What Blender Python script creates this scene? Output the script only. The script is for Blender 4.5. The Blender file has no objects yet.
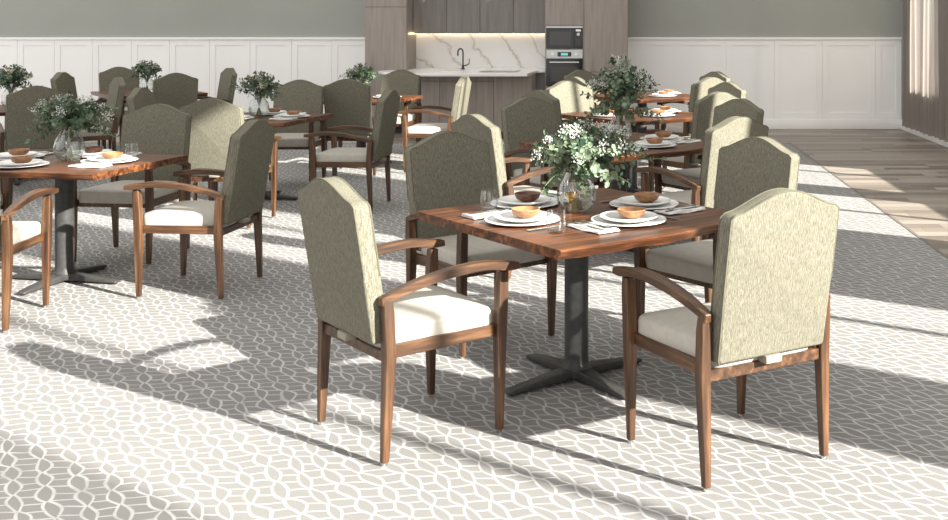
import bpy, bmesh, math, random
from mathutils import Vector, Matrix
random.seed(7)
R = math.radians
PI = math.pi
SC = bpy.context.scene
SC.cycles.transparent_max_bounces = 32
X0 = 626          # principal point, image x
COL = SC.collection

# ------------------------------------------------------------------ materials
def nt(m):
    m.use_nodes = True
    t = m.node_tree
    return t, t.nodes, t.links

def pbr(name, col, rough=0.6, metal=0.0, spec=0.5, coat=0.0):
    m = bpy.data.materials.new(name)
    t, n, l = nt(m)
    b = n['Principled BSDF']
    b.inputs['Base Color'].default_value = (*col, 1)
    b.inputs['Roughness'].default_value = rough
    b.inputs['Metallic'].default_value = metal
    b.inputs['Specular IOR Level'].default_value = spec
    b.inputs['Coat Weight'].default_value = coat
    return m

class NB:
    """tiny node builder"""
    def __init__(s, m):
        s.t, s.n, s.l = nt(m)
        s.b = s.n['Principled BSDF']
    def put(s, sock, v):
        if isinstance(v, bpy.types.NodeSocket): s.l.new(v, sock)
        else: sock.default_value = v
    def math(s, op, a, b=0.0, c=None, clamp=False):
        k = s.n.new('ShaderNodeMath'); k.operation = op; k.use_clamp = clamp
        s.put(k.inputs[0], a); s.put(k.inputs[1], b)
        if c is not None: s.put(k.inputs[2], c)
        return k.outputs[0]
    def obj(s):
        return s.n.new('ShaderNodeTexCoord').outputs['Object']
    def mapping(s, v, scale=(1, 1, 1), rot=(0, 0, 0), loc=(0, 0, 0)):
        k = s.n.new('ShaderNodeMapping')
        k.inputs['Scale'].default_value = scale; k.inputs['Rotation'].default_value = rot; k.inputs['Location'].default_value = loc
        s.l.new(v, k.inputs['Vector']); return k.outputs[0]
    def noise(s, v, scale=5, detail=3, rough=0.5, out='Fac'):
        k = s.n.new('ShaderNodeTexNoise')
        k.inputs['Scale'].default_value = scale; k.inputs['Detail'].default_value = detail; k.inputs['Roughness'].default_value = rough
        s.l.new(v, k.inputs['Vector']); return k.outputs[out]
    def ramp(s, f, stops):
        k = s.n.new('ShaderNodeValToRGB'); cr = k.color_ramp
        while len(cr.elements) < len(stops): cr.elements.new(0.5)
        for e, (p, c) in zip(cr.elements, stops):
            e.position = p; e.color = (*c, 1) if len(c) == 3 else c
        s.put(k.inputs[0], f); return k.outputs[0]
    def mix(s, f, a, b, mode='MIX'):
        k = s.n.new('ShaderNodeMix'); k.data_type = 'RGBA'; k.blend_type = mode
        s.put(k.inputs[0], f)
        for i, v in ((6, a), (7, b)):
            if isinstance(v, tuple): v = (*v, 1) if len(v) == 3 else v
            s.put(k.inputs[i], v)
        return k.outputs[2]
    def sep(s, v):
        k = s.n.new('ShaderNodeSeparateXYZ'); s.l.new(v, k.inputs[0]); return k.outputs
    def comb(s, x, y, z):
        k = s.n.new('ShaderNodeCombineXYZ')
        for i, v in enumerate((x, y, z)): s.put(k.inputs[i], v)
        return k.outputs[0]
    def white(s, v):
        k = s.n.new('ShaderNodeTexWhiteNoise'); k.noise_dimensions = '3D'; s.l.new(v, k.inputs[0]); return k.outputs['Value']
    def bump(s, h, strength=0.3, dist=0.01):
        k = s.n.new('ShaderNodeBump'); k.inputs['Strength'].default_value = strength; k.inputs['Distance'].default_value = dist
        s.put(k.inputs['Height'], h); s.l.new(k.outputs[0], s.b.inputs['Normal'])
    def col(s, c): s.put(s.b.inputs['Base Color'], c)

M = {}
def fabric():
    m = pbr('olive_fabric', (.3, .29, .2), 0.9, spec=.2); b = NB(m); o = b.obj()
    v = b.mapping(o, (170, 235, 17))
    n1 = b.noise(v, 1.6, 4, .65)
    n2 = b.noise(b.mapping(o, (300, 420, 120)), 1, 2, .6)
    f = b.math('ADD', b.math('MULTIPLY', n1, .75), b.math('MULTIPLY', n2, .35))
    c = b.ramp(f, [(.32, (.051, .0475, .0355)), (.5, (.128, .120, .089)), (.68, (.222, .208, .16))])
    b.col(c); b.bump(f, .45, .004); return m
def wood(name, c0, c1, c2, axis=0, scale=1.0, rough=.4, coat=0.0):
    m = pbr(name, c1, rough, coat=coat); b = NB(m); o = b.obj()
    sc = [38 * scale] * 3; sc[axis] = 2.6 * scale
    n1 = b.noise(b.mapping(o, tuple(sc)), 1, 5, .62)
    c = b.ramp(n1, [(.3, c0), (.5, c1), (.7, c2)])
    b.col(c); b.bump(n1, .08, .002); return m
def table_wood():
    m = pbr('table_wood', (.2, .08, .035), .28, coat=0.0, spec=.35); b = NB(m); o = b.obj()
    x, y, z = b.sep(o)
    k = b.math('FLOOR', b.math('DIVIDE', y, .135))
    h = b.white(b.comb(k, 3.1, 0.0))
    v = b.comb(b.math('ADD', b.math('MULTIPLY', x, 2.2), b.math('MULTIPLY', h, 9)), b.math('MULTIPLY', y, 28), b.math('MULTIPLY', z, 28))
    n = b.noise(v, 1.0, 6, .65)
    c = b.ramp(n, [(.36, (.016, .0062, .003)), (.48, (.072, .026, .010)), (.60, (.235, .088, .031))])
    c = b.mix(b.math('MULTIPLY', h, .5), c, (.07, .024, .011), 'MIX')
    b.col(c); b.bump(n, .06, .002)
    b.put(b.b.inputs['Roughness'], b.math('ADD', .27, b.math('MULTIPLY', n, .16))); return m
def carpet():
    m = pbr('carpet', (.25, .24, .23), .95, spec=.1); b = NB(m); o = b.obj()
    nz = b.noise(o, 3.4, 2, .55, 'Color')
    k = b.n.new('ShaderNodeVectorMath'); k.operation = 'MULTIPLY_ADD'
    b.l.new(nz, k.inputs[0]); k.inputs[1].default_value = (.10, .10, 0); b.l.new(o, k.inputs[2])
    p = b.mapping(k.outputs[0], (1, 1, 1), (0, 0, R(-33)))
    x, y, z = b.sep(p)          # y runs along the chains, x across them
    P = .096; L = .145
    col = b.math('DIVIDE', x, P)
    ci = b.math('FLOOR', col)
    bb = b.math('MULTIPLY', b.math('SUBTRACT', b.math('SUBTRACT', col, ci), .5), P)
    hc = b.white(b.comb(ci, 1.7, 0.0))
    a = b.math('ADD', y, b.math('MULTIPLY', hc, L))
    ab = b.math('ABSOLUTE', bb)
    w = b.math('ADD', .004, b.math('MULTIPLY', .020, b.math('ABSOLUTE', b.math('COSINE', b.math('MULTIPLY', a, PI / L)))))
    d1 = b.math('ABSOLUTE', b.math('SUBTRACT', ab, w))
    l1 = b.math('SUBTRACT', 1, b.math('DIVIDE', b.math('SUBTRACT', d1, .0034), .0035), clamp=True)
    side = b.math('FLOOR', b.math('ADD', col, .5))
    hs = b.white(b.comb(side, 5.2, 1.0))
    q = .066
    rr = b.math('DIVIDE', b.math('ADD', b.math('ADD', y, b.math('MULTIPLY', hs, q * 3)), b.math('MULTIPLY', x, .42)), q)
    fr = b.math('ABSOLUTE', b.math('SUBTRACT', b.math('FRACT', rr), .5))
    d2 = b.math('MULTIPLY', fr, q)
    l2 = b.math('SUBTRACT', 1, b.math('DIVIDE', b.math('SUBTRACT', d2, .0029), .0035), clamp=True)
    l2 = b.math('MULTIPLY', l2, b.math('GREATER_THAN', ab, w))
    line = b.math('MAXIMUM', l1, l2)
    pile = b.noise(o, 330, 2, .7)
    big = b.noise(o, .9, 2, .5)
    base = b.ramp(pile, [(.25, (.160, .153, .146)), (.75, (.285, .276, .265))])
    base = b.mix(b.math('MULTIPLY', big, .35), base, (.33, .318, .304))
    lc = b.ramp(pile, [(.25, (.41, .403, .392)), (.75, (.58, .572, .56))])
    worn = b.ramp(b.noise(o, 9, 3, .6), [(.3, (.45,) * 3), (.6, (1,) * 3)])
    b.col(b.mix(b.math('MULTIPLY', line, worn), base, lc)); b.bump(pile, .5, .006); return m
def planks():
    m = pbr('plank_floor', (.3, .25, .21), .42, spec=.4); b = NB(m); o = b.obj()
    x, y, z = b.sep(o)
    row = b.math('FLOOR', b.math('DIVIDE', y, .16))
    hr = b.white(b.comb(row, 9.0, 0.0))
    xs = b.math('DIVIDE', b.math('ADD', x, b.math('MULTIPLY', hr, 7)), 1.1)
    ix = b.math('FLOOR', xs)
    h = b.white(b.comb(row, ix, 2.0))
    g = b.noise(b.comb(b.math('ADD', b.math('MULTIPLY', x, 3), b.math('MULTIPLY', h, 30)), b.math('MULTIPLY', y, 34), 0.0), 1, 5, .6)
    c = b.ramp(b.math('ADD', b.math('MULTIPLY', h, .62), b.math('MULTIPLY', g, .4)), [(.1, (.135, .112, .092)), (.5, (.245, .205, .168)), (.9, (.36, .315, .27))])
    fy = b.math('ABSOLUTE', b.math('SUBTRACT', b.math('FRACT', b.math('DIVIDE', y, .16)), .5))
    fx = b.math('ABSOLUTE', b.math('SUBTRACT', b.math('FRACT', xs), .5))
    gap = b.math('MAXIMUM', b.math('GREATER_THAN', fy, .485), b.math('GREATER_THAN', fx, .497))
    b.col(b.mix(b.math('MULTIPLY', gap, .6), c, (.06, .05, .042))); return m
def marble():
    m = pbr('marble', (.8, .79, .77), .25); b = NB(m); o = b.obj()
    n = b.noise(b.mapping(o, (1, 1, 1), (0, R(38), 0)), 1.6, 5, .6, 'Color')
    k = b.n.new('ShaderNodeVectorMath'); k.operation = 'MULTIPLY_ADD'
    b.l.new(n, k.inputs[0]); k.inputs[1].default_value = (.55, .55, .55); b.l.new(o, k.inputs[2])
    x, y, z = b.sep(b.mapping(k.outputs[0], (1, 1, 1), (0, R(40), 0)))
    d = b.math('ABSOLUTE', b.math('SUBTRACT', b.math('FRACT', b.math('MULTIPLY', x, 2.7)), .5))
    v = b.ramp(d, [(0, (.50, .44, .38)), (.02, (.66, .63, .60)), (.08, (.79, .78, .77)), (1, (.84, .83, .82))])
    b.col(v); return m
def glassy(name, tint=(1, 1, 1), refl=1.0):
    m = bpy.data.materials.new(name); t, n, l = nt(m)
    n.remove(n['Principled BSDF']); out = n['Material Output']
    tr = n.new('ShaderNodeBsdfTransparent'); tr.inputs[0].default_value = (*tint, 1)
    gl = n.new('ShaderNodeBsdfGlossy'); gl.inputs['Roughness'].default_value = .03
    lw = n.new('ShaderNodeLayerWeight'); lw.inputs['Blend'].default_value = .5
    pw = n.new('ShaderNodeMath'); pw.operation = 'POWER'; pw.inputs[1].default_value = 2.6; l.new(lw.outputs['Facing'], pw.inputs[0])
    mu = n.new('ShaderNodeMath'); mu.operation = 'MULTIPLY_ADD'; mu.inputs[1].default_value = .85 * refl; mu.inputs[2].default_value = .06 * refl
    l.new(pw.outputs[0], mu.inputs[0])
    mx = n.new('ShaderNodeMixShader'); l.new(mu.outputs[0], mx.inputs[0]); l.new(tr.outputs[0], mx.inputs[1]); l.new(gl.outputs[0], mx.inputs[2])
    l.new(mx.outputs[0], out.inputs[0]); return m
def sheer(name, col, transp=.25, transl=.4):
    m = bpy.data.materials.new(name); t, n, l = nt(m)
    n.remove(n['Principled BSDF']); out = n['Material Output']
    df = n.new('ShaderNodeBsdfDiffuse'); df.inputs[0].default_value = (*col, 1)
    tl = n.new('ShaderNodeBsdfTranslucent'); tl.inputs[0].default_value = (*[min(1, c * 1.6) for c in col], 1)
    tr = n.new('ShaderNodeBsdfTransparent')
    a = n.new('ShaderNodeMixShader'); a.inputs[0].default_value = transl; l.new(df.outputs[0], a.inputs[1]); l.new(tl.outputs[0], a.inputs[2])
    c = n.new('ShaderNodeMixShader'); c.inputs[0].default_value = transp; l.new(a.outputs[0], c.inputs[1]); l.new(tr.outputs[0], c.inputs[2])
    l.new(c.outputs[0], out.inputs[0]); return m
def leaf(name, c0, c1):
    m = pbr(name, c0, .5, spec=.4); b = NB(m)
    n = b.noise(b.obj(), 22, 2, .5)
    b.col(b.ramp(n, [(.3, c0), (.7, c1)])); return m
def emit(name, col, s):
    m = bpy.data.materials.new(name); t, n, l = nt(m); b = n['Principled BSDF']
    b.inputs['Base Color'].default_value = (*col, 1)
    b.inputs['Emission Color'].default_value = (*col, 1); b.inputs['Emission Strength'].default_value = s; return m
def mottled(name, c0, c1, scale=3, rough=.7):
    m = pbr(name, c0, rough, spec=.3); b = NB(m)
    b.col(b.ramp(b.noise(b.obj(), scale, 3, .5), [(.3, c0), (.7, c1)])); return m

M['fabric'] = fabric()
M['welt'] = mottled('olive_welt', (.095, .090, .062), (.135, .128, .09), 60, .85)
M['seat'] = mottled('cream_vinyl', (.40, .372, .325), (.45, .42, .37), 30, .5)
M['walnut_v'] = wood('walnut_upright', (.018, .0078, .004), (.062, .027, .0108), (.150, .072, .031), 2, 1, .42)
M['walnut_x'] = wood('walnut_along', (.018, .0078, .004), (.062, .027, .0108), (.150, .072, .031), 0, 1, .42)
M['walnut_y'] = wood('walnut_across', (.018, .0078, .004), (.062, .027, .0108), (.150, .072, .031), 1, 1, .42)
M['tab'] = pbr('beige_tab', (.24, .22, .17), .6)
M['chrome'] = pbr('satin_chrome', (.7, .7, .68), .25, 1)
M['table'] = table_wood()
M['bowlwood'] = wood('bowl_wood', (.15, .065, .028), (.29, .135, .058), (.40, .205, .095), 0, 1.2, .45)
M['darkbowl'] = wood('dark_bowl_wood', (.05, .018, .010), (.10, .035, .018), (.16, .06, .03), 0, 1.2, .45)
M['blackmetal'] = mottled('dark_powder_coat', (.035, .034, .033), (.05, .048, .046), 40, .42)
M['carpet'] = carpet()
M['planks'] = planks()
M['china'] = pbr('white_china', (.80, .79, .77), .18)
M['linen'] = mottled('linen_napkin', (.62, .61, .58), (.78, .77, .74), 90, .9)
M['steel'] = pbr('cutlery_steel', (.55, .55, .54), .2, 1)
M['glass'] = glassy('clear_glass', (.965, .975, .972), 1.0)
M['water'] = glassy('vase_water', (.96, .975, .965), .25)
M['wine'] = glassy('white_wine', (.90, .72, .22), .5)
M['pane'] = glassy('window_glass', (.97, .98, .98), .5)
M['leaf'] = leaf('eucalyptus_leaf', (.075, .115, .062), (.18, .225, .15))
M['leafd'] = leaf('dark_leaf', (.03, .062, .036), (.085, .13, .07))
M['stem'] = pbr('green_stem', (.12, .14, .06), .6)
M['white_bloom'] = mottled('white_blossom', (.46, .48, .43), (.68, .69, .64), 40, .8)
M['peach'] = mottled('peach_blossom', (.62, .50, .38), (.75, .68, .55), 40, .8)
M['paint'] = mottled('white_paint', (.87, .862, .845), (.89, .88, .865), 2, .5)
M['sage'] = mottled('sage_paint', (.325, .330, .300), (.345, .350, .320), 1.5, .8)
M['cabinet'] = wood('grey_oak_veneer', (.235, .20, .175), (.29, .25, .22), (.335, .295, .262), 2, .55, .55)
M['cabinet_dark'] = wood('taupe_veneer', (.155, .138, .128), (.19, .17, .158), (.22, .20, .188), 2, .55, .55)
M['gap'] = pbr('shadow_gap', (.05, .043, .04), .8)
M['seam'] = pbr('carpet_edge_strip', (.17, .15, .13), .5)
M['worktop'] = pbr('white_quartz', (.80, .79, .77), .22)
M['marble'] = marble()
M['black_glass'] = pbr('black_glass', (.012, .012, .013), .08)
M['oven_inner'] = pbr('oven_window', (.05, .045, .04), .12)
M['brushed'] = pbr('brushed_steel', (.55, .55, .54), .32, 1)
M['display'] = emit('oven_display', (.12, .5, .46), .6)
M['led'] = emit('warm_led', (1.0, .80, .52), 5)
M['white_mark'] = pbr('white_marking', (.85, .85, .83), .4)
M['curtain'] = sheer('taupe_voile', (.33, .295, .265), .012, .45)
M['sun_voile'] = sheer('sun_softening_voile', (.6, .58, .55), .42, .4)
M['bulb'] = glassy('bulb_glass', (.95, .95, .93), 1.6)

# ------------------------------------------------------------------ mesh helpers
def new_bm(): return bmesh.new()
def box(bm, x0, x1, y0, y1, z0, z1, mi=0, mat=None):
    r = bmesh.ops.create_cube(bm, size=1)
    for v in r['verts']:
        v.co = Vector(((x0 + x1) / 2 + v.co.x * (x1 - x0), (y0 + y1) / 2 + v.co.y * (y1 - y0), (z0 + z1) / 2 + v.co.z * (z1 - z0)))
        if mat is not None: v.co = mat @ v.co
    fs = {f for v in r['verts'] for f in v.link_faces}
    for f in fs: f.material_index = mi
    return r['verts']
def bevel(bm, w, seg=2, angle=25, edges=None):
    bm.normal_update()
    es = edges or [e for e in bm.edges if len(e.link_faces) == 2 and e.calc_face_angle(0) > R(angle)]
    bmesh.ops.bevel(bm, geom=es, offset=w, segments=seg, profile=.5, affect='EDGES', clamp_overlap=True)
def rings(bm, rs, close=True, caps=True, mi=0):
    vs = [[bm.verts.new(p) for p in r] for r in rs]
    n = len(vs[0])
    for a, b in zip(vs, vs[1:]):
        for i in range(n if close else n - 1):
            f = bm.faces.new((a[i], a[(i + 1) % n], b[(i + 1) % n], b[i])); f.material_index = mi
    if caps:
        for r, rev in ((vs[0], True), (vs[-1], False)):
            f = bm.faces.new(tuple(reversed(r)) if rev else tuple(r)); f.material_index = mi
    return vs
def lathe(bm, prof, n=24, c=(0, 0, 0), mi=0):
    vs = []
    for r, z in prof:
        if r < 1e-5: vs.append([bm.verts.new((c[0], c[1], c[2] + z))])
        else: vs.append([bm.verts.new((c[0] + r * math.cos(2 * PI * i / n), c[1] + r * math.sin(2 * PI * i / n), c[2] + z)) for i in range(n)])
    for a, b in zip(vs, vs[1:]):
        for i in range(n):
            j = (i + 1) % n
            if len(a) == 1 and len(b) == 1: continue
            if len(a) == 1: f = bm.faces.new((a[0], b[j], b[i]))
            elif len(b) == 1: f = bm.faces.new((a[i], a[j], b[0]))
            else: f = bm.faces.new((a[i], a[j], b[j], b[i]))
            f.material_index = mi
def tube(bm, pts, rad, n=8, closed=False, mi=0):
    pts = [Vector(p) for p in pts]; k = len(pts)
    if not hasattr(rad, '__len__'): rad = [rad] * k
    rs = []; up = None
    for i, p in enumerate(pts):
        if closed: d = pts[(i + 1) % k] - pts[i - 1]
        else: d = pts[min(i + 1, k - 1)] - pts[max(i - 1, 0)]
        d.normalize()
        if up is None: up = Vector((0, 0, 1)) if abs(d.z) < .9 else Vector((1, 0, 0))
        a = d.cross(up); a.normalize(); b = a.cross(d); up = b
        rs.append([p + (a * math.cos(2 * PI * j / n) + b * math.sin(2 * PI * j / n)) * rad[i] for j in range(n)])
    if closed:
        rs.append(rs[0]); rings(bm, rs, caps=False, mi=mi); bmesh.ops.remove_doubles(bm, verts=bm.verts, dist=1e-6)
    else: rings(bm, rs, mi=mi)
def sweep(bm, secs):
    """secs: list of (center, width_vec, height_vec) rectangular sections"""
    rings(bm, [[Vector(c) + Vector(w) * sx + Vector(h) * sz for sx, sz in ((-1, -1), (1, -1), (1, 1), (-1, 1))] for c, w, h in secs])
def mesh(name, bm, mats, smooth=35):
    bmesh.ops.recalc_face_normals(bm, faces=bm.faces)
    me = bpy.data.meshes.new(name); bm.to_mesh(me); bm.free()
    for m in (mats if isinstance(mats, (list, tuple)) else [mats]): me.materials.append(m)
    if smooth:
        for p in me.polygons: p.use_smooth = True
        me.set_sharp_from_angle(angle=R(smooth))
    return me
def obj(name, bm, mats, parent=None, smooth=35, loc=None, rz=0.0):
    me = bm if isinstance(bm, bpy.types.Mesh) else mesh(name, bm, mats, smooth)
    o = bpy.data.objects.new(name, me); COL.objects.link(o)
    if parent: o.parent = parent
    if loc is not None: o.location = loc
    o.rotation_euler[2] = rz
    return o
def tag(o, label, cat, group=None):
    o['label'] = label; o['category'] = cat
    if group: o['group'] = group
    return o
def thing(name, label, cat, loc=(0, 0, 0), rz=0.0, group=None):
    o = bpy.data.objects.new(name, None); COL.objects.link(o)
    o.empty_display_size = .1
    o.location = loc; o.rotation_euler[2] = rz
    return tag(o, label, cat, group)
def struct(o):
    o['kind'] = 'structure'; return o
def dup(root, loc, rz, label, scale=None):
    r = root.copy(); COL.objects.link(r); r.location = loc; r.rotation_euler[2] = rz; r['label'] = label
    if scale: r.scale = (scale,) * 3
    for ch in root.children:
        c = ch.copy(); COL.objects.link(c); c.parent = r
        for g in ch.children:
            d = g.copy(); COL.objects.link(d); d.parent = c
    return r

# ------------------------------------------------------------------ room
YB, XR, XL, YF, HT = 16.4, 4.16, -11.0, -4.0, 11.5  # wall height exaggerated to stop sun passing over the right wall
CX, CY = 2.19, 14.45       # carpet edges
bm = new_bm()
box(bm, CX, XR + .3, YF, YB + 1.2, -.06, 0); box(bm, XL, CX, CY, YB + 1.2, -.06, 0); box(bm, XL, CX, YF, CY, -.06, -.014)
struct(obj('floor', bm, M['planks'], smooth=0))
bm = new_bm(); box(bm, XL, CX - .012, YF, CY - .012, -.0135, 0)
tag(obj('carpet', bm, M['carpet'], smooth=0), 'grey carpet with pale looping trellis lines under all the dining tables', 'carpet')
bm = new_bm(); box(bm, CX - .012, CX + .012, YF, CY, -.02, .003); box(bm, XL, CX + .012, CY - .012, CY + .012, -.02, .003)
struct(obj('trim_1', bm, M['seam'], smooth=0))

# back wall in two stretches either side of the kitchen recess
KX0, KX1 = -3.87, -.055
WZ = 1.372
def wall_back(name, x0, x1):
    b = new_bm(); box(b, x0, x1, YB, YB + .15, 0, HT); return struct(obj(name, b, M['sage'], smooth=0))
wall_back('wall_back', XL, KX0); wall_back('wall_back_right', KX1, XR + .3)
bm = new_bm(); box(bm, KX0 - .1, KX1 + .1, YB + .62, YB + .75, 0, HT)
box(bm, KX0 - .1, KX0, YB + .15, YB + .62, 0, HT); box(bm, KX1, KX1 + .1, YB + .15, YB + .62, 0, HT)
struct(obj('wall_kitchen', bm, M['sage'], smooth=0))
def wainscot(name, x0, x1, seams):
    b = new_bm()
    y = YB
    box(b, x0, x1, y - .012, y + .0, 0, WZ)
    xs = [x0] + seams + [x1]
    for a, c in zip(xs, xs[1:]):
        if c - a < .1: continue
        g = .0025; s = .085
        l, r = a + g, c - g
        box(b, l, l + s, y - .021, y - .012, .16, WZ - .02); box(b, r - s, r, y - .021, y - .012, .16, WZ - .02)
        box(b, l + s, r - s, y - .021, y - .012, .16, .16 + .09); box(b, l + s, r - s, y - .021, y - .012, WZ - .11, WZ - .02)
    box(b, x0, x1, y - .045, y, WZ - .02, WZ + .012)
    return struct(obj(name, b, M['paint'], smooth=0))
k = YB / 1085
wainscot('trim_2', XL, KX0, [(p - X0) * k for p in (-98, -60, -21, 18, 55, 93, 132, 170, 210, 250.5, 292, 332)])
wainscot('trim_3', KX1, XR, [(p - X0) * k for p in (677.8, 726, 774, 822, 875)])
bm = new_bm(); box(bm, XL, KX0, YB - .045, YB, 0, .15); bevel(bm, .006)
struct(obj('baseboard_back', bm, M['paint']))
bm = new_bm(); box(bm, KX1, XR, YB - .045, YB, 0, .15); bevel(bm, .006)
struct(obj('baseboard_back_right', bm, M['paint']))

# right wall with tall windows (sills at .83 m)
WIN = [(-2.0, 1.88), (2.84, 4.43), (6.6, 8.57), (9.05, 10.82), (14.2, 15.5)]  # first window lengthened behind the added drape to let in softened sun
SILL = .80
def wtop(a): return 3.3 if 9 < a < 10 else 4.95  # fourth window's head lowered just to keep sun off the island front
bm = new_bm()
ys = [YF] + [v for w in WIN for v in w] + [YB]
for i in range(0, len(ys), 2): box(bm, XR, XR + .22, ys[i], ys[i + 1], 0, HT)
for a, c in WIN:
    s = SILL if a < 14 else .64
    WTOP = wtop(a)
    box(bm, XR, XR + .22, a, c, 0, s); box(bm, XR, XR + .22, a, c, WTOP, HT)
struct(obj('wall_right', bm, M['sage'], smooth=0))
bm = new_bm(); box(bm, XR - .03, XR, YF, YB - .045, 0, .15); bevel(bm, .006)
struct(obj('baseboard_right', bm, M['paint']))
for i, (a, c) in enumerate(WIN):
    s = SILL if a < 14 else .64
    WTOP = wtop(a)
    w = struct(obj('window_%d' % (i + 1), (lambda b: (box(b, XR + .09, XR + .13, a + .04, c - .04, s + .04, WTOP - .04), b)[1])(new_bm()), M['pane'], smooth=0))
    b = new_bm(); t = .045
    box(b, XR + .07, XR + .15, a, a + t, s, WTOP); box(b, XR + .07, XR + .15, c - t, c, s, WTOP)
    box(b, XR + .07, XR + .15, a, c, s, s + t); box(b, XR + .07, XR + .15, a, c, WTOP - t, WTOP)
    mid = {0: .75, 1: 3.79, 2: 7.66, 3: 10.2}.get(i, (a + c) / 2)
    box(b, XR + .08, XR + .14, mid - .022, mid + .022, s, WTOP)
    obj('window_frame', b, M['paint'], w, smooth=0)
    b = new_bm(); box(b, XR - .05, XR + .07, a - .04, c + .04, s - .035, s + .001); bevel(b, .006)
    obj('window_sill', b, M['paint'], w)

# curtains
def curtain(y0, y1, n, label, seed, mat='curtain'):
    rnd = random.Random(seed)
    t = thing('curtain', label, 'curtain', (XR - .06, (y0 + y1) / 2, .09), 0, 'curtains by the back right corner')
    b = new_bm(); L = y1 - y0; NS = n * 12; ph = [rnd.uniform(.75, 1.3) for _ in range(n + 2)]
    rows = []
    for z in (0, .6, 1.2, 2.0, 3.0, 4.2, 4.95):
        r = []
        for i in range(NS + 1):
            f = i / NS * n; kf = int(f) % len(ph)
            amp = .05 * ph[kf] * (1 - .25 * z / 4.95)
            y = -L / 2 + L * i / NS + .012 * math.sin(f * 2.1 + z)
            r.append((amp * math.sin(2 * PI * f) + .01 * math.sin(f * 1.7 + z * 1.3), y, z))
        rows.append(r)
    rings(b, rows, close=False, caps=False)
    o = obj('drape', b, M[mat], t, smooth=80)
    b = new_bm(); box(b, -.055, .055, -L / 2, L / 2, 4.90, 4.98)
    obj('header_tape', b, M[mat], t, smooth=0)
    return t
curtain(14.12, 15.97, 8, 'taupe pleated sheer curtain hanging in the back right corner', 1)
curtain(12.9, 14.11, 5, 'taupe pleated sheer curtain at the right edge of the photo', 2)
curtain(-2.05, -.15, 14, 'unseen white sheer curtain added on the right wall to soften the sun', 3, 'sun_voile')  # added drape out of view, thins the sun on the near left floor
bm = new_bm(); tube(bm, [(XR - .06, 12.7, 5.09), (XR - .06, 16.38, 5.09)], .016, 12)
for y in (12.8, 14.85, 16.3): tube(bm, [(XR - .06, y, 5.09), (XR + .0, y, 5.09)], .010, 8)
tag(obj('curtain_rod', bm, M['blackmetal']), 'dark metal rod carrying the taupe curtains on the right wall', 'curtain rod')

# ------------------------------------------------------------------ kitchen
YC = 15.72                       # cabinet front plane
def px(p, Y=YC): return (p - X0) * Y / 1085
def pz(p, Y=YC): return 1.6 - (p - 23) * Y / 1085
TOPZ = 3.0
def door(parent, x0, x1, z0, z1, y, mat='cabinet', name='door', t=.02):
    b = new_bm(); g = .003
    box(b, x0 + g, x1 - g, y - t, y, z0 + g, z1 - g); bevel(b, .0025, 1)
    return obj(name, b, M[mat], parent, loc=None)
def tall(name, label, x0, x1, seams, mat='cabinet'):
    cx = (x0 + x1) / 2
    t = thing(name, label, 'cabinet', (cx, YC, 0))
    b = new_bm(); box(b, x0 - cx, x1 - cx, 0, .68, .1, TOPZ); obj('body', b, M[mat], t, smooth=0)
    b = new_bm(); box(b, x0 - cx, x1 - cx, .05, .66, 0, .1); obj('plinth', b, M['gap'], t, smooth=0)
    for a, c in seams: door(t, x0 - cx, x1 - cx, a, c, 0, mat)
    return t
tall('tall_cabinet', 'tall grey oak cabinet left of the marble splashback', px(365), px(407), [(.1, pz(7)), (pz(7), TOPZ)])
tall('tall_cabinet', 'tall grey oak cabinet right of the black ovens', px(584), px(628), [(.1, pz(72)), (pz(72), TOPZ)])
x0, x1 = px(545), px(584)
cx = (x0 + x1) / 2
t = thing('oven_cabinet', 'grey oak tower cabinet housing the microwave and the oven', 'cabinet', (cx, YC, 0))
b = new_bm(); h0, h1 = pz(86), pz(26)
box(b, x0 - cx, x0 - cx + .018, 0, .68, .1, TOPZ); box(b, x1 - cx - .018, x1 - cx, 0, .68, .1, TOPZ)
box(b, x0 - cx + .018, x1 - cx - .018, .0, .68, h1, TOPZ); box(b, x0 - cx + .018, x1 - cx - .018, 0, .68, .1, h0); box(b, x0 - cx + .018, x1 - cx - .018, .6, .68, h0, h1)
box(b, x0 - cx + .018, x1 - cx - .018, .0, .6, pz(49) - .006, pz(49) + .006)
obj('body', b, M['cabinet'], t, smooth=0)
b = new_bm(); box(b, x0 - cx, x1 - cx, .05, .66, 0, .1); obj('plinth', b, M['gap'], t, smooth=0)
door(t, x0 - cx, x1 - cx, h1, TOPZ, 0); door(t, x0 - cx, x1 - cx, .1, h0, 0, name='drawer_front')
# microwave
w2 = (x1 - x0) / 2 - .02
z0, z1 = pz(49) + .008, h1 - .004
t = thing('microwave', 'black built-in microwave with a steel trim above the oven', 'microwave', (cx, YC, z0))
H = z1 - z0
b = new_bm(); box(b, -w2, w2, .0, .4, 0, H); obj('body', b, M['black_glass'], t, smooth=0)
b = new_bm(); box(b, -w2, w2, -.018, 0, H - .022, H); obj('top_trim', b, M['brushed'], t, smooth=0)
b = new_bm(); box(b, -w2 + .004, w2 - .125, -.022, 0, .006, H - .026); bevel(b, .003, 1); d = obj('door', b, M['black_glass'], t)
b = new_bm(); box(b, -w2 + .05, w2 - .165, -.024, -.0215, .05, H - .075); obj('window', b, M['oven_inner'], d, smooth=0)
b = new_bm(); box(b, w2 - .12, w2 - .004, -.020, 0, .006, H - .026); bevel(b, .003, 1); cp = obj('control_panel', b, M['black_glass'], t)
b = new_bm(); box(b, w2 - .098, w2 - .026, -.022, -.0195, H - .075, H - .045); obj('display', b, M['white_mark'], cp, smooth=0)
b = new_bm(); tube(b, [(w2 - .062, -.034, H - .115), (w2 - .062, -.019, H - .115)], .022, 16); obj('dial', b, M['brushed'], cp)
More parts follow.
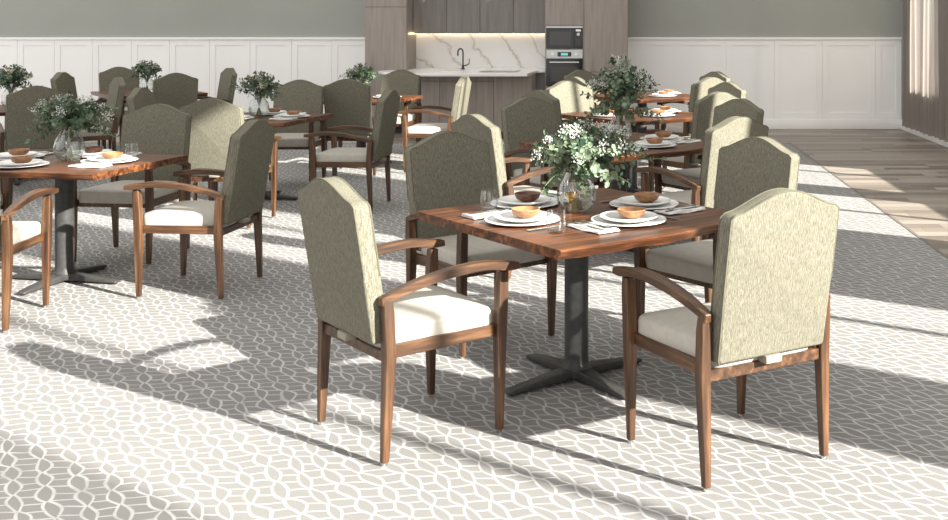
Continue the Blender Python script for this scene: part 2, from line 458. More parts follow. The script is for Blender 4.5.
for i in range(3):
    b = new_bm(); box(b, w2 - .09, w2 - .034, -.0215, -.0195, .05 + i * .035, .066 + i * .035); obj('button', b, M['oven_inner'], cp, smooth=0)
# oven
z0, z1 = h0 + .004, pz(49) - .008
t = thing('oven', 'black glass built-in oven with steel control strip under the microwave', 'oven', (cx, YC, z0))
H = z1 - z0
b = new_bm(); box(b, -w2, w2, .0, .5, 0, H); obj('body', b, M['black_glass'], t, smooth=0)
b = new_bm(); box(b, -w2, w2, -.02, 0, H - .13, H); bevel(b, .003, 1); cp = obj('control_panel', b, M['brushed'], t)
b = new_bm(); box(b, -.10, .10, -.023, -.0195, H - .10, H - .035); ds = obj('display', b, M['black_glass'], cp, smooth=0)
b = new_bm(); box(b, -.05, .05, -.0245, -.0225, H - .085, H - .05); obj('digits', b, M['display'], ds, smooth=0)
for s in (-1, 1):
    b = new_bm(); tube(b, [(s * .17, -.045, H - .066), (s * .17, -.018, H - .066)], .022, 16); obj('knob', b, M['chrome'], cp)
b = new_bm(); box(b, -w2, w2, -.025, 0, .004, H - .136); bevel(b, .004, 1); d = obj('door', b, M['black_glass'], t)
b = new_bm(); box(b, -w2 + .07, w2 - .07, -.027, -.0245, .06, H - .25); obj('window', b, M['oven_inner'], d, smooth=0)
b = new_bm(); tube(b, [(-w2 + .05, -.06, H - .185), (w2 - .05, -.06, H - .185)], .013, 12)
for s in (-1, 1): tube(b, [(s * (w2 - .08), -.06, H - .185), (s * (w2 - .08), -.02, H - .185)], .009, 8)
obj('handle', b, M['brushed'], d)

# splashback, wall cabinets
sx0, sx1 = px(407) + .001, x0 - .001
YS = YC + .68
bm = new_bm(); box(bm, sx0, sx1, YS, YS + .03, 0, 1.75)
tag(obj('splashback', bm, M['marble'], smooth=0), 'white marble splashback with brown veins behind the sink', 'splashback')
YU = YC + .45
ZU = 1.6 - (33 - 23) * YU / 1085
ex = [sx0 + (sx1 - sx0) * i / 2 for i in range(3)]
lab = ['dark taupe wall cabinet above the sink, next to the left tall cabinet', 'dark taupe wall cabinet above the hob, next to the oven tower']
for i in range(2):
    a, c = ex[i], ex[i + 1]; cx_ = (a + c) / 2
    t = thing('wall_cabinet', lab[i], 'cabinet', (cx_, YU, ZU), 0, 'wall cabinets over the worktop')
    b = new_bm(); box(b, a - cx_, c - cx_, 0, YS - YU, 0, TOPZ - ZU); obj('body', b, M['cabinet_dark'], t, smooth=0)
    door(t, a - cx_, 0, -.012, TOPZ - ZU, 0, 'cabinet_dark'); door(t, 0, c - cx_, -.012, TOPZ - ZU, 0, 'cabinet_dark')
bm = new_bm(); box(bm, sx0 + .02, sx1 - .02, YS - .05, YS - .03, ZU - .012, ZU); box(bm, sx0 + .004, sx0 + .02, YC + .1, YS - .03, ZU - .012, ZU)
tag(obj('led_strip', bm, M['led'], smooth=0), 'warm glowing light strip under the wall cabinets', 'light')

# counter / island
YI = 14.6
poly = [((397 - X0) * YI / 1085, YI), (-1.33, YI), (-1.28, YC - .02), (sx1, YC), (sx1, YS), (sx0, YS), (sx0, YC - .02), (-3.45, YC - .02), (-3.51, 15.37)]
bm = new_bm()
rings(bm, [[(x, y, z) for x, y in poly] for z in (.88, .92)]); bevel(bm, .004, 1)
tag(obj('worktop', bm, M['worktop']), 'white stone worktop with a clipped left corner on the kitchen island', 'worktop')
units = [(421, 494), (494, 532)]
labs = ['wide grey oak island cabinet with a drawer line under the white worktop', 'grey oak island cabinet at the right end of the worktop']
for (a, c), lb in zip(units, labs):
    YF_ = 14.95
    a, c = px(a, YF_), px(c, YF_); m_ = (a + c) / 2
    t = thing('island_cabinet', lb, 'cabinet', (m_, YF_, 0), 0, 'island cabinets')
    b = new_bm(); box(b, a - m_, c - m_, 0, .6, .1, .879); obj('body', b, M['cabinet'], t, smooth=0)
    b = new_bm(); box(b, a - m_, c - m_, .05, .6, 0, .1); obj('plinth', b, M['gap'], t, smooth=0)
    if c - a > .7:
        s = px(440, YF_) - m_
        door(t, a - m_, s, .1, .80, 0); door(t, a - m_, s, .80, .875, 0, name='drawer')
        door(t, s, c - m_, .1, .80, 0); door(t, s, c - m_, .80, .875, 0, name='drawer')
    else: door(t, a - m_, c - m_, .1, .875, 0)
b = new_bm(); a, c = px(402, 15.0), px(410, 15.0); box(b, a, c, 15.0, 15.55, 0, .879)
tag(obj('end_panel', b, M['cabinet'], smooth=0), 'pale grey oak end panel holding up the left end of the worktop', 'panel')
b = new_bm(); box(b, sx0, sx1, YC + .05, YS - .01, .1, .879); box(b, sx0, sx1, YC + .1, YS - .01, 0, .1)
tag(obj('base_cabinet', b, M['cabinet_dark'], smooth=0), 'dark base cabinet under the back of the worktop', 'cabinet')

# faucet, hob
fx, fy = px(463, 15.9), 15.9
t = thing('faucet', 'black gooseneck faucet standing on the white worktop', 'faucet', (fx, fy, .92))
b = new_bm(); lathe(b, [(0, 0), (.03, 0), (.03, .012), (.018, .02), (.018, .06), (0, .06)], 16); obj('base', b, M['blackmetal'], t)
b = new_bm(); tube(b, [(0, 0, .05), (0, 0, .25)] + [(-.03 + .03 * math.cos(a), -.05 + .05 * math.cos(a), .25 + .055 * math.sin(a)) for a in [PI * i / 8 for i in range(1, 9)]] + [(-.06, -.10, .20)], .011, 10); obj('spout', b, M['blackmetal'], t)
b = new_bm(); tube(b, [(0.0, 0, .055), (.05, 0, .06), (.09, 0, .085)], .009, 8); tube(b, [(.09, 0, .085), (.09, 0, .16)], .006, 8); obj('lever', b, M['blackmetal'], t)
bm = new_bm(); box(bm, px(482, 15.3), px(520, 15.3), 15.0, 15.45, .9205, .928); bevel(bm, .003, 1)
tag(obj('hob', bm, M['black_glass']), 'thin black glass hob set on the white worktop', 'hob')
bm = new_bm(); box(bm, fx - .28, fx - .02, 15.55, 15.85, .9203, .9225); box(bm, fx - .27, fx - .03, 15.56, 15.84, .9223, .9228)
tag(obj('sink', bm, M['brushed'], smooth=0), 'steel sink rim beside the black faucet', 'sink')

# pendants
for p, lb in ((423, 'left glass pendant lamp over the kitchen island'), (487, 'right glass pendant lamp over the kitchen island')):
    Y = 14.9; z = 1.6 + (23 - 2.5) * Y / 1085
    t = thing('pendant_lamp', lb, 'lamp', (px(p, Y), Y, z), 0, 'pendant lamps over the island')
    b = new_bm(); lathe(b, [(0, 0), (.03, .008), (.045, .04), (.05, .09), (.035, .15), (.018, .18), (.018, .2)], 20); obj('shade', b, M['bulb'], t)
    b = new_bm(); lathe(b, [(0, .03), (.014, .04), (.018, .07), (.012, .12), (.012, .14), (0, .14)], 14); obj('bulb', b, M['white_mark'], t)
    b = new_bm(); lathe(b, [(0, .14), (.02, .14), (.02, .22), (.008, .24), (0, .24)], 14); obj('socket', b, M['blackmetal'], t)
    b = new_bm(); tube(b, [(0, 0, .23), (0, 0, HT - z)], .004, 6); obj('cord', b, M['blackmetal'], t)

# ------------------------------------------------------------------ chair
def make_chair():
    t = thing('dining_chair', 'x', 'chair', (0, 0, 0), 0, 'olive upholstered armchairs around the dining tables')
    # seat cushion
    b = new_bm()
    n = 28; secs = []
    def ring(sc, z, dx=0):
        pts = []
        for i in range(n):
            a = 2 * PI * i / n; c, s = math.cos(a), math.sin(a); e = .2
            X = math.copysign(abs(c) ** e, c); Y = math.copysign(abs(s) ** e, s)
            hw = .243 + .012 * X
            pts.append((.005 + X * .245 * sc[0] + dx, Y * hw * sc[1], z))
        return pts
    secs = [ring((.985, .985), .406), ring((1, 1), .425), ring((1, 1), .470), ring((.99, .985), .481), ring((.965, .955), .4885), ring((.80, .78), .497), ring((.5, .48), .503), ring((.12, .12), .505)]
    rings(b, secs); obj('seat', b, M['seat'], t, smooth=60)
    # rails
    b = new_bm()
    for s in (-1, 1): box(b, -.235, .225, s * .247 - .013, s * .247 + .013, .378, .425)
    box(b, .205, .232, -.245, .245, .378, .425); box(b, -.245, -.220, -.25, .25, .366, .406)
    bevel(b, .003, 1); obj('seat_frame', b, M['walnut_x'], t)
    # backrest
    W = .236; zb, zs, zp = .432, .955, 1.020; th = .036
    out = []
    out.append((-W + .006, zb)); out.append((W - .006, zb))
    out += [(W, zb + .012), (W + .004, zb + .25), (W + .004, zs - .03)]
    m = 26
    for i in range(m + 1):
        y = (W + .004) * (1 - 2 * i / m); f = abs(y) / (W + .004)
        u = .5 + .5 * math.cos(PI * min(1, f / .88)); u = u ** .72
        z = zs + (zp - zs) * u - (.016 * max(0, (f - .88) / .12) ** 2)
        out.append((y, z))
    out += [(-W - .004, zs - .03), (-W - .004, zb + .25), (-W, zb + .012)]
    def xr(z): return -.245 - (z - zb) * .16
    b = new_bm()
    rings(b, [[(xr(z) + d, y, z) for y, z in out] for d in (-th, th)])
    bevel(b, .009, 3, 50)
    back = obj('backrest', b, M['fabric'], t, smooth=50)
    for d in (-1, 1):
        b = new_bm()
        tube(b, [(xr(z) + d * (th - .005), y * .998, z - .0005) for y, z in out[1:-1]], .0036, 6)
        obj('piping', b, M['welt'], back, smooth=60)
    b = new_bm(); box(b, -.291, -.245, -.036, .036, .405, .433); bevel(b, .004, 2); obj('back_clip', b, M['tab'], t)['label'] = 'cream fabric tab'
    # legs
    def leg(fx, fy, tx, ty, ztop, w0, w1, w2, sx):
        b = new_bm()
        secs = []
        for z, w in ((.012, w0), (.2, (w0 + w1) / 2 + .001), (.39, w1), (ztop * .75 + .1, w1 * .98), (ztop, w2)):
            f = min(1, z / .42)
            x = fx + (tx - fx) * f; y = fy + (ty - fy) * f
            if z > .42 and sx: x += sx * (z - .42) / (ztop - .42)
            secs.append(((x, y, z), (w / 2, 0, 0), (0, w / 2, 0)))
        sweep(b, secs); bevel(b, .0025, 1, 40)
        o = obj('leg', b, M['walnut_v'], t, smooth=20)
        b = new_bm(); lathe(b, [(0, 0), (.010, 0), (.0115, .003), (.0115, .013), (0, .013)], 14, (fx, fy, 0)); obj('glide', b, M['chrome'], o)['label'] = 'chrome glide'
    for s in (-1, 1):
        leg(.247, s * .262, .245, s * .268, .632, .025, .042, .036, .012)
        leg(-.250, s * .265, -.232, s * .268, .600, .026, .042, .034, -.012)
    # arms
    for s in (-1, 1):
        b = new_bm(); secs = []
        for i in range(15):
            f = i / 14
            x = -.268 + f * .585
            z = .592 + .075 * math.sin(PI * min(1, f * .62 + .0) ** .85) - .018 * max(0, f - .75) / .25 + (.01 * max(0, f - .9) / .1)
            y = s * (.266 + .018 * f)
            w = .017 + .006 * math.sin(PI * f) + .004 * f
            dz = .015 + .002 * f if f < .93 else .012
            secs.append(((x, y, z), (0, w, 0), (-.002, 0, dz)))
        sweep(b, secs); bevel(b, .003, 1, 40); obj('armrest', b, M['walnut_x'], t, smooth=20)
    return t
CHAIR = make_chair(); chair_used = [False]
def place_chair(x, y, deg, label):
    if not chair_used[0]:
        chair_used[0] = True; c = CHAIR; c.location = (x, y, 0); c.rotation_euler[2] = R(deg); c['label'] = label
    else: c = dup(CHAIR, (x, y, 0), R(deg), label)
    return c

# ------------------------------------------------------------------ table
TH = .75
def make_table():
    t = thing('dining_table', 'x', 'table', (0, 0, 0), 0, 'square dining tables')
    b = new_bm(); rnd = random.Random(3)
    hx, hy = .545, .564
    def wav(x, s):
        return hy + .012 * math.sin(x * 7.3 + s * 2) + .010 * math.sin(x * 15 + s) - .016 * math.exp(-((x - .12 * s) / .13) ** 2)
    N = 40
    top = [(-hx + 2 * hx * i / N, -wav(-hx + 2 * hx * i / N, 1)) for i in range(N + 1)] + [(hx - 2 * hx * i / N, wav(hx - 2 * hx * i / N, -1)) for i in range(N + 1)]
    def under(p, d):
        x, y = p; return (x, y - math.copysign(d, y) - .088)
    rings(b, [[(*under(p, .022 + .006 * math.sin(p[0] * 31)), TH - .038) for p in top], [(*under(p, .006), TH - .016) for p in top], [(*under(p, 0), TH - .005) for p in top], [(*under(p, .005), TH) for p in top]])
    obj('tabletop', b, M['table'], t, smooth=30)
    b = new_bm(); lathe(b, [(0, .045), (.075, .045), (.056, .075), (.054, .10), (.054, .69), (0, .69)], 28); obj('pedestal', b, M['blackmetal'], t)
    b = new_bm(); box(b, -.2, .2, -.03, .03, .69, TH - .038); box(b, -.03, .03, -.2, .2, .69, TH - .039); bevel(b, .004, 1); obj('top_plate', b, M['blackmetal'], t)
    b = new_bm(); lathe(b, [(0, .02), (.07, .02), (.075, .03), (.075, .05), (.06, .058), (0, .058)], 24); obj('hub', b, M['blackmetal'], t)
    for i in range(4):
        b = new_bm(); a = i * PI / 2; u = Vector((math.cos(a), math.sin(a), 0)); v = Vector((-u.y, u.x, 0)); secs = []
        for r, w, z0, z1 in ((.03, .040, .014, .060), (.12, .036, .013, .052), (.25, .031, .010, .038), (.355, .028, .008, .027), (.372, .022, .008, .02)):
            secs.append((u * r + Vector((0, 0, (z0 + z1) / 2)), v * w, Vector((0, 0, (z1 - z0) / 2))))
        sweep(b, secs); bevel(b, .006, 2, 40); f = obj('foot', b, M['blackmetal'], t)
        b = new_bm(); lathe(b, [(0, 0), (.014, 0), (.014, .009), (0, .009)], 12, (u.x * .35, u.y * .35, 0)); obj('leveller', b, M['blackmetal'], f)
    return t
TABLE = make_table(); table_used = [False]
def place_table(x, y, deg, label, narrow=None):
    if not table_used[0]:
        table_used[0] = True; TABLE.location = (x, y, 0); TABLE.rotation_euler[2] = R(deg); TABLE['label'] = label; return TABLE
    t = dup(TABLE, (x, y, 0), R(deg), label)
    if narrow:
        for c in t.children:
            if c.name.startswith('tabletop'): c.scale = (*narrow, 1)
    return t

# ------------------------------------------------------------------ tableware
def once(maker):
    st = []
    def place(loc, rz, label, scale=None):
        if not st:
            o = maker(); st.append(o); o.location = loc; o.rotation_euler[2] = rz; o['label'] = label
            if scale: o.scale = (scale,) * 3
            return o
        return dup(st[0], loc, rz, label, scale)
    return place
def mk_charger():
    b = new_bm(); lathe(b, [(0, 0), (.10, 0), (.155, .009), (.162, .013), (.160, .016), (.152, .014), (.10, .006), (0, .006)], 48)
    return tag(obj('charger_plate', b, M['china'], smooth=60), 'x', 'plate', 'large white charger plates')
def mk_plate():
    b = new_bm(); lathe(b, [(0, 0), (.075, 0), (.118, .013), (.125, .018), (.123, .021), (.115, .018), (.073, .006), (0, .006)], 48)
    return tag(obj('dinner_plate', b, M['china'], smooth=60), 'x', 'plate', 'white dinner plates')
def mk_bowl():
    b = new_bm(); lathe(b, [(0, 0), (.032, 0), (.052, .012), (.062, .034), (.060, .037), (.056, .034), (.046, .014), (.030, .006), (0, .006)], 36)
    return tag(obj('bowl', b, M['bowlwood'], smooth=50), 'x', 'bowl', 'small wooden bowls')
def mk_bowl_dark():
    o = mk_bowl(); o.data.materials[0] = M['darkbowl']; return o
def mk_napkin():
    t = thing('napkin', 'x', 'napkin', group='folded linen napkins')
    b = new_bm()
    for k in range(3):
        w = .055 - k * .004; z = .004 * k; secs = []
        for i in range(9):
            f = i / 8; x = -.11 + .22 * f
            zz = z + .002 * math.sin(f * 9 + k) + .0045
            secs.append(((x, .003 * math.sin(f * 5 + k), zz), (0, w, 0), (0, 0, .0017)))
        sweep(b, secs)
    bevel(b, .0008, 1, 60); obj('cloth', b, M['linen'], t, smooth=50)
    b = new_bm()
    for yy in (-.03, -.02, .02, .03): box(b, -.108, .108, yy - .0015, yy + .0015, .0140, .0165)
    obj('stripe', b, M['welt'], t, smooth=0)
    return t
def mk_fork():
    b = new_bm()
    sweep(b, [((x, 0, z), (0, w, 0), (0, 0, .0012)) for x, w, z in ((-.095, .007, .003), (-.06, .006, .004), (0, .0035, .006), (.04, .004, .004), (.055, .010, .003), (.065, .011, .004))])
    for k in (-1.5, -.5, .5, 1.5): sweep(b, [((x, k * .0062, z), (0, .0016, 0), (0, 0, .001)) for x, z in ((.064, .004), (.085, .003), (.10, .006))])
    return tag(obj('fork', b, M['steel']), 'x', 'fork', 'steel forks')
def mk_knife():
    b = new_bm()
    sweep(b, [((x, y, .004), (0, w, 0), (0, 0, .0016)) for x, w, y in ((-.105, .006, 0), (-.05, .007, 0), (-.01, .005, 0), (0, .008, 0.002), (.06, .010, .003), (.10, .006, 0), (.112, .001, -.003))])
    return tag(obj('knife', b, M['steel']), 'x', 'knife', 'steel table knives')
def mk_tumbler():
    b = new_bm(); lathe(b, [(0, 0), (.030, 0), (.037, .012), (.041, .045), (.037, .092), (.0355, .092), (.039, .045), (.035, .014), (.028, .010), (0, .010)], 28)
    return tag(obj('tumbler', b, M['glass'], smooth=50), 'x', 'glass', 'clear glass tumblers')
def mk_wine():
    t = thing('wine_glass', 'x', 'glass', group='wine glasses')
    b = new_bm(); lathe(b, [(0, 0), (.034, 0), (.034, .002), (.006, .006), (.004, .02), (.004, .075), (.012, .082), (.034, .11), (.037, .135), (.032, .172), (.0308, .172), (.0355, .135), (.0325, .112), (.011, .084), (0, .083)], 28)
    obj('goblet', b, M['glass'], t, smooth=60)
    b = new_bm(); lathe(b, [(0, .0845), (.0105, .0855), (.0318, .1125), (.0335, .122), (0, .122)], 28); obj('wine', b, M['wine'], t, smooth=60)['label'] = 'pale yellow wine'
    return t
def mk_vase():
    t = thing('vase', 'x', 'vase', group='round glass vases')
    b = new_bm(); lathe(b, [(0, 0), (.042, 0), (.066, .014), (.080, .045), (.082, .075), (.072, .115), (.050, .15), (.042, .17), (.046, .188), (.0435, .188), (.0395, .17), (.0475, .149), (.069, .114), (.079, .075), (.077, .046), (.063, .017), (.04, .006), (0, .006)], 36)
    obj('glass_body', b, M['glass'], t, smooth=60)
    b = new_bm(); lathe(b, [(0, .008), (.039, .008), (.061, .019), (.0745, .047), (.0765, .075), (.0725, .095), (0, .095)], 32); obj('water', b, M['water'], t, smooth=60)
    return t
charger, plate, bowl, bowl_dark, napkin, fork, knife, tumbler, wine, vase = [once(f) for f in (mk_charger, mk_plate, mk_bowl, mk_bowl_dark, mk_napkin, mk_fork, mk_knife, mk_tumbler, mk_wine, mk_vase)]

# bouquets: three builds, shared between tables
def mk_bouquet(seed, rx, hz, nstem, nbloom, bloom, lean=(0, 0), dark=.4):
    rnd = random.Random(seed)
    t = thing('bouquet', 'x', 'flowers', group='bouquets in glass vases')
    sb, lb, db, fb = new_bm(), new_bm(), new_bm(), new_bm()
    tips = []
    for i in range(nstem):
        az = 2 * PI * i * .381966 + rnd.uniform(-.3, .3); q = math.sqrt((i + .5) / nstem)
        rr = rx * q * rnd.uniform(.8, 1.1); top = .20 + hz * (1 - .72 * q * q) * rnd.uniform(.8, 1.1)
        if q > .85 and rnd.random() < .5: top = .17 + rnd.uniform(-.07, .06)
        tip = Vector((rr * math.cos(az) + lean[0] * q, rr * math.sin(az) + lean[1] * q, top))
        c0 = Vector((-.025 * math.cos(az), -.025 * math.sin(az), .012)); c1 = Vector((.022 * math.cos(az), .022 * math.sin(az), .165))
        pts = [c0, c0.lerp(c1, .5)]
        c2 = Vector((tip.x * .45, tip.y * .45, max(tip.z * .95, .24)))
        for j in range(9):
            u = j / 8; pts.append(c1 * (1 - u) ** 2 + c2 * 2 * u * (1 - u) + tip * u * u)
        tube(sb, pts, [.0028] * 3 + [.0022] * (len(pts) - 3), 5); tips.append((pts, tip))
        kind = rnd.random(); tgt = db if kind < dark else lb
        nl = rnd.randint(11, 15); big = rnd.uniform(.8, 1.25)
        for j in range(nl * 2):
            u = .22 + .8 * (j / (nl * 2)); k = 3 + u * 7.3; i0 = min(int(k), len(pts) - 2)
            p = pts[i0].lerp(pts[i0 + 1], min(1, k - i0)); d = (pts[i0 + 1] - pts[i0]).normalized()
            a = rnd.uniform(0, 2 * PI); s = d.orthogonal().normalized(); s = Matrix.Rotation(a, 3, d) @ s
            dr = (s * rnd.uniform(.7, 1) + d * rnd.uniform(.1, .7) + Vector((0, 0, rnd.uniform(-.3, .2)))).normalized()
            L = rnd.uniform(.024, .042) * big * (1.15 - .45 * u); Wd = L * rnd.uniform(.26, .42) * (1.3 if tgt is lb else 1)
            nrm = dr.cross(d).normalized().cross(dr).normalized(); nrm = (Matrix.Rotation(rnd.uniform(-.7, .7), 3, dr) @ nrm)
            wv = dr.cross(nrm).normalized(); p0 = p + dr * .006
            cur = -nrm * L * .12
            q0 = [p0, p0 + dr * L * .3 + wv * Wd * .85 + cur * .1, p0 + dr * L * .68 + wv * Wd * .8 + cur * .5, p0 + dr * L + cur, p0 + dr * L * .68 - wv * Wd * .8 + cur * .5, p0 + dr * L * .3 - wv * Wd * .85 + cur * .1]
            mid = [p0 + dr * L * .35 - nrm * Wd * .22, p0 + dr * L * .7 - nrm * Wd * .2 + cur * .5]
            V = [tgt.verts.new(v) for v in q0]; Mv = [tgt.verts.new(v) for v in mid]
            for f in ((0, 1, 'a'), (0, 'a', 5), (1, 2, 'b', 'a'), ('a', 'b', 4, 5), (2, 3, 'b'), ('b', 3, 4)):
                tgt.faces.new([Mv[0] if g == 'a' else Mv[1] if g == 'b' else V[g] for g in f])
    for i in range(nbloom):
        az = rnd.uniform(0, 2 * PI); q = rnd.uniform(.0, .92); rr = rx * .88 * q
        c = Vector((rr * math.cos(az) + lean[0] * q, rr * math.sin(az) + lean[1] * q, .20 + hz * (1 - .66 * q * q) * rnd.uniform(.72, 1.08)))
        tube(sb, [Vector((0, 0, .165)), Vector((c.x * .5, c.y * .5, c.z * .72 + .03)), c], .0012, 4)
        for j in range(26):
            o_ = Vector((rnd.gauss(0, 1), rnd.gauss(0, 1), rnd.gauss(0, 1))).normalized() * rnd.uniform(.008, .034)
            bmesh.ops.create_icosphere(fb, subdivisions=1, radius=rnd.uniform(.0026, .0047), matrix=Matrix.Translation(c + o_))
    obj('stems', sb, M['stem'], t, smooth=60); obj('eucalyptus_leaves', lb, M['leaf'], t, smooth=0)
    if len(db.verts): obj('dark_leaves', db, M['leafd'], t, smooth=0)
    obj('blossoms', fb, M[bloom], t, smooth=60)
    return t
B_big = once(lambda: mk_bouquet(11, .315, .20, 50, 30, 'white_bloom', (.07, -.06), .5))
B_tall = once(lambda: mk_bouquet(23, .29, .32, 50, 34, 'white_bloom', (.03, 0), .4))
B_small = once(lambda: mk_bouquet(35, .25, .20, 34, 8, 'peach', (0, 0), .75))

# ------------------------------------------------------------------ layout
TABS = dict(
 front=(-0.223, 4.883, 39.4, 'nearest square wooden table with live edge, front centre', 'the nearest centre table'),
 second=(-0.047, 7.72, 39, 'second wooden table of the right-hand row, behind the nearest table', 'the second right-row table'),
 third=(0.056, 10.16, 39, 'third wooden table of the right-hand row', 'the third right-row table'),
 last=(0.191, 12.8, 39, 'farthest wooden table of the right-hand row, near the white wall', 'the farthest right-row table'),
 left=(-3.477, 6.72, -11, 'front left wooden table with large bouquet on grey pedestal', 'the front left table'),
 mid=(-3.335, 9.86, -10, 'middle left wooden table with peach bouquet, behind the front left table', 'the middle left table'),
 island=(-3.032, 12.42, -12, 'wooden table nearest the kitchen island', 'the island table'),
 wall=(-5.916, 13.4, 37, 'wooden table standing closest to the left white panelled wall', 'the left wall table'),
 edge=(-6.209, 10.95, 38, 'wooden table cut by the left edge of the photo', 'the left edge table'))
for k_, (x, y, d, lb, _) in TABS.items(): place_table(x, y, d, lb, {'left': (1.08, .80), 'mid': (.96, .86)}.get(k_))

ch = [
 # nearest table
 (-0.853, 4.284, 40.2, 'large olive armchair in front left of the nearest centre table, sunlit cream seat'),
 (0.371, 4.061, 121.3, 'nearest olive armchair at front right, seen from behind with cream tab'),
 (-0.739, 5.528, -49.5, 'olive armchair behind the left corner of the nearest centre table'),
 (0.43, 5.29, 222, 'shaded olive armchair just behind the nearest front right chair'),
 # second
 (0.489, 6.97, 128, 'pale sunlit olive armchair at the right front of the second right-row table'),
 (0.60, 8.08, 217, 'dark olive armchair at the right rear of the second right-row table'),
 (-0.711, 7.11, 40, 'olive armchair with sunlit right side at the left of the second right-row table'),
 (-0.545, 8.2, -50, 'dark olive armchair at the left rear of the second right-row table'),
 # third
 (0.582, 9.38, 127, 'pale sunlit olive armchair at the right front of the third right-row table'),
 (0.73, 10.43, 217, 'dark olive armchair at the right rear of the third right-row table'),
 (-0.497, 9.62, 40, 'dark olive armchair at the left front of the third right-row table'),
 (-0.381, 10.6, -50, 'bright cream-lit armchair at the left rear of the third right-row table, below the oven'),
 # last
 (0.705, 11.85, 127, 'pale olive armchair at the right front of the farthest right-row table'),
 (0.80, 12.74, 217, 'dark olive armchair at the right rear of the farthest table, nearest the back wall'),
 (-0.294, 11.9, 40, 'olive armchair at the left front of the farthest right-row table'),
 (-0.347, 13.15, -50, 'olive armchair at the left rear of the farthest table, below the right tall cabinet'),
 # front left table
 (-2.56, 6.54, 175, 'olive armchair at the right side of the front left table, cream seat in profile'),
 (-3.498, 5.83, 96, 'armchair cut by the left photo edge in front of the front left table'),
 (-3.379, 7.42, -96, 'olive armchair facing forward behind the front left table'),
 (-4.342, 6.9, -5, 'armchair at the left side of the front left table, only a leg in view'),
 # middle left
 (-3.172, 8.68, 86, 'light olive armchair seen from behind in front of the middle left table'),
 (-2.379, 9.42, 176, 'olive armchair in profile at the right side of the middle left table'),
 (-3.31, 10.70, -88, 'olive armchair facing forward behind the middle left table'),
 (-4.026, 9.75, 2, 'olive armchair at the left side of the middle left table'),
 # island
 (-2.87, 11.58, 86, 'olive armchair seen from behind in front of the table before the kitchen island'),
 (-2.085, 11.78, 176, 'bright sunlit armchair in profile before the kitchen island'),
 (-2.828, 13.1, -98, 'dark olive armchair between the island worktop and its nearest table'),
 # by wall
 (-6.31, 12.8, 4, 'olive armchair facing right at the left of the table by the left wall'),
 (-5.384, 13.8, 217, 'narrow-looking olive armchair at the right of the table by the left wall'),
 (-6.472, 14.05, -50, 'olive armchair behind the table by the left panelled wall'),
 (-5.419, 12.85, 127, 'olive armchair seen from behind in front of the table by the left wall'),
 # left edge
 (-5.623, 10.25, 127, 'olive armchair seen from behind at the table at the left photo edge'),
 (-5.717, 11.45, 216, 'olive armchair in profile at the right of the table at the left photo edge'),
]
for c in ch: place_chair(*c)

def on_table(key, lx, ly, z=TH):
    x, y, d, *_ = TABS[key]; a = R(d)
    return Vector((x + lx * math.cos(a) - ly * math.sin(a), y + lx * math.sin(a) + ly * math.cos(a), z))
# place settings: local position on the table, facing angle, words for the side
DIAG = {'lf': (-.325, -.05, 'left front side'), 'rf': (.02, -.345, 'right front side'), 'rr': (.335, -.075, 'right rear side'), 'lr': (-.08, .295, 'left rear side')}
SQ = {'lf': (-.36, .02, 'left side'), 'rf': (-.06, -.31, 'front side'), 'rr': (.335, -.03, 'right side'), 'lr': (.02, .215, 'back side')}
def setting(key, side, shift=(0, 0), dark=False, cut=False, kit=True):
    D = DIAG if 20 < TABS[key][2] else SQ
    lx, ly, words = D[side]; lx += shift[0]; ly += shift[1]
    tw = TABS[key][4]; a = R(TABS[key][2]) + {'lf': 0, 'rf': PI / 2, 'rr': PI, 'lr': -PI / 2}[side]
    p = on_table(key, lx, ly)
    charger(p, a, 'white charger plate at the %s of %s' % (words, tw))
    plate(p + Vector((0, 0, .0105)), a, 'white dinner plate on charger at the %s of %s' % (words, tw))
    (bowl_dark if dark else bowl)(p + Vector((.012, .008, .0195)), a, '%s wooden bowl on the %s of %s' % ('dark' if dark else 'light', words, tw))
    if kit:
        u = Vector((math.cos(a), math.sin(a), 0)); v = Vector((-u.y, u.x, 0))
        q = p + v * .215 - u * .03
        napkin(q, a, 'folded napkin left of the plate at the %s of %s' % (words, tw))
        if cut:
            fork(q + Vector((0, 0, .0165)) + v * .006, a, 'steel fork on the napkin at the %s of %s' % (words, tw))
            knife(p - v * .19, a, 'steel knife right of the plate at the %s of %s' % (words, tw))
setting('front', 'lf', cut=True); setting('front', 'rf', cut=True)
setting('front', 'rr', cut=True); setting('front', 'lr', dark=True, cut=True)
for s in DIAG: setting('second', s)
for s in ('rf', 'rr', 'lf'): setting('third', s, kit=False)
for s in ('rf', 'rr'): setting('last', s, kit=False)
for s, dk in (('lf', 0), ('rf', 0), ('rr', 0), ('lr', 1)): setting('left', s, dark=bool(dk))
for s, dk in (('lf', 0), ('rf', 0), ('rr', 0), ('lr', 0)): setting('mid', s, dark=bool(dk))
for s in ('rf', 'rr'): setting('island', s, kit=False)
for s in ('rf', 'rr'): setting('wall', s, kit=False)
setting('edge', 'rr', kit=False)

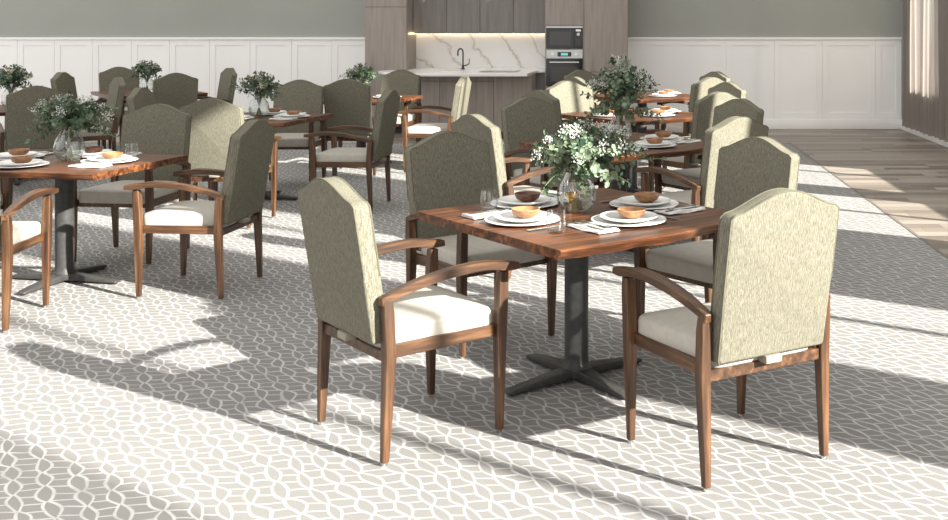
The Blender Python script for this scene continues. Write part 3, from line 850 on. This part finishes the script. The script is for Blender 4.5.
def at(pxx, pyy, z=TH):
    v = (pyy - 23); Y = 1085 * (1.6 - z) / v; return Vector(((pxx - X0) * Y / 1085, Y, z))
tumbler(at(489, 210.5), 0, 'clear tumbler near the left corner of the nearest centre table')
tumbler(at(556, 233), 0, 'clear tumbler between the two front plates of the nearest centre table')
wine(at(571, 221.5), 0, 'wine glass with pale yellow wine before the vase on the nearest centre table')
tumbler(on_table('left', .33, .19), 0, 'clear tumbler at the right of the front left table')
tumbler(on_table('left', .14, -.10), 0, 'clear tumbler beside the vase on the front left table')
tumbler(on_table('mid', -.17, -.14), 0, 'clear tumbler left of the vase on the middle left table')

vs = [('front', B_big, 1.0, 0, (0.0, .0)), ('second', B_tall, 1.12, 20, (0, .02)), ('left', B_big, .98, 150, (.03, .0)), ('mid', B_small, 1.0, 10, (0, 0)),
      ('island', B_small, .95, 140, (0, 0)), ('wall', B_small, .95, 250, (0, 0)), ('edge', B_small, 1.05, 70, (0, 0))]
for k_, B, s, rz, (dx, dy) in vs:
    p = on_table(k_, 0, 0) + Vector((dx, dy, 0))
    vase(p, 0, 'round glass vase with water on %s' % TABS[k_][4], 1.1)
    B(p + Vector((0, 0, 0)), R(rz), {'front': 'large eucalyptus and white blossom bouquet on ', 'second': 'tall wide eucalyptus bouquet on ', 'left': 'loose green and white bouquet on '}.get(k_, 'dark green and peach bouquet on ') + TABS[k_][4], s)

# ------------------------------------------------------------------ light, camera
sun = bpy.data.lights.new('sun', 'SUN'); sun.energy = 17.5; sun.angle = R(.8); sun.color = (1, .955, .885)
so = bpy.data.objects.new('sun', sun); COL.objects.link(so)
d = Vector((-.83 * math.cos(R(24)), .557 * math.cos(R(24)), -math.sin(R(24))))
so.rotation_euler = d.to_track_quat('-Z', 'Y').to_euler(); so.location = (9, -3, 6)
w = bpy.data.worlds.new('sky'); SC.world = w; w.use_nodes = True
bg = w.node_tree.nodes['Background']; bg.inputs[0].default_value = (1.0, .985, .965, 1); bg.inputs[1].default_value = 1.15
cam = bpy.data.cameras.new('camera'); co = bpy.data.objects.new('camera', cam); COL.objects.link(co)
co.location = (0, 0, 1.6); co.rotation_euler = (PI / 2, 0, 0)
cam.sensor_width = 36; cam.lens = 1085 / 948 * 36
cam.shift_x = (474 - X0) / 948; cam.shift_y = -(260 - 23) / 948
cam.clip_end = 200
SC.camera = co
vs_ = SC.view_settings
vs_.view_transform = 'Standard'; vs_.look = 'None'; vs_.gamma = 1; vs_.use_curve_mapping = False
vs_.exposure = 0.35
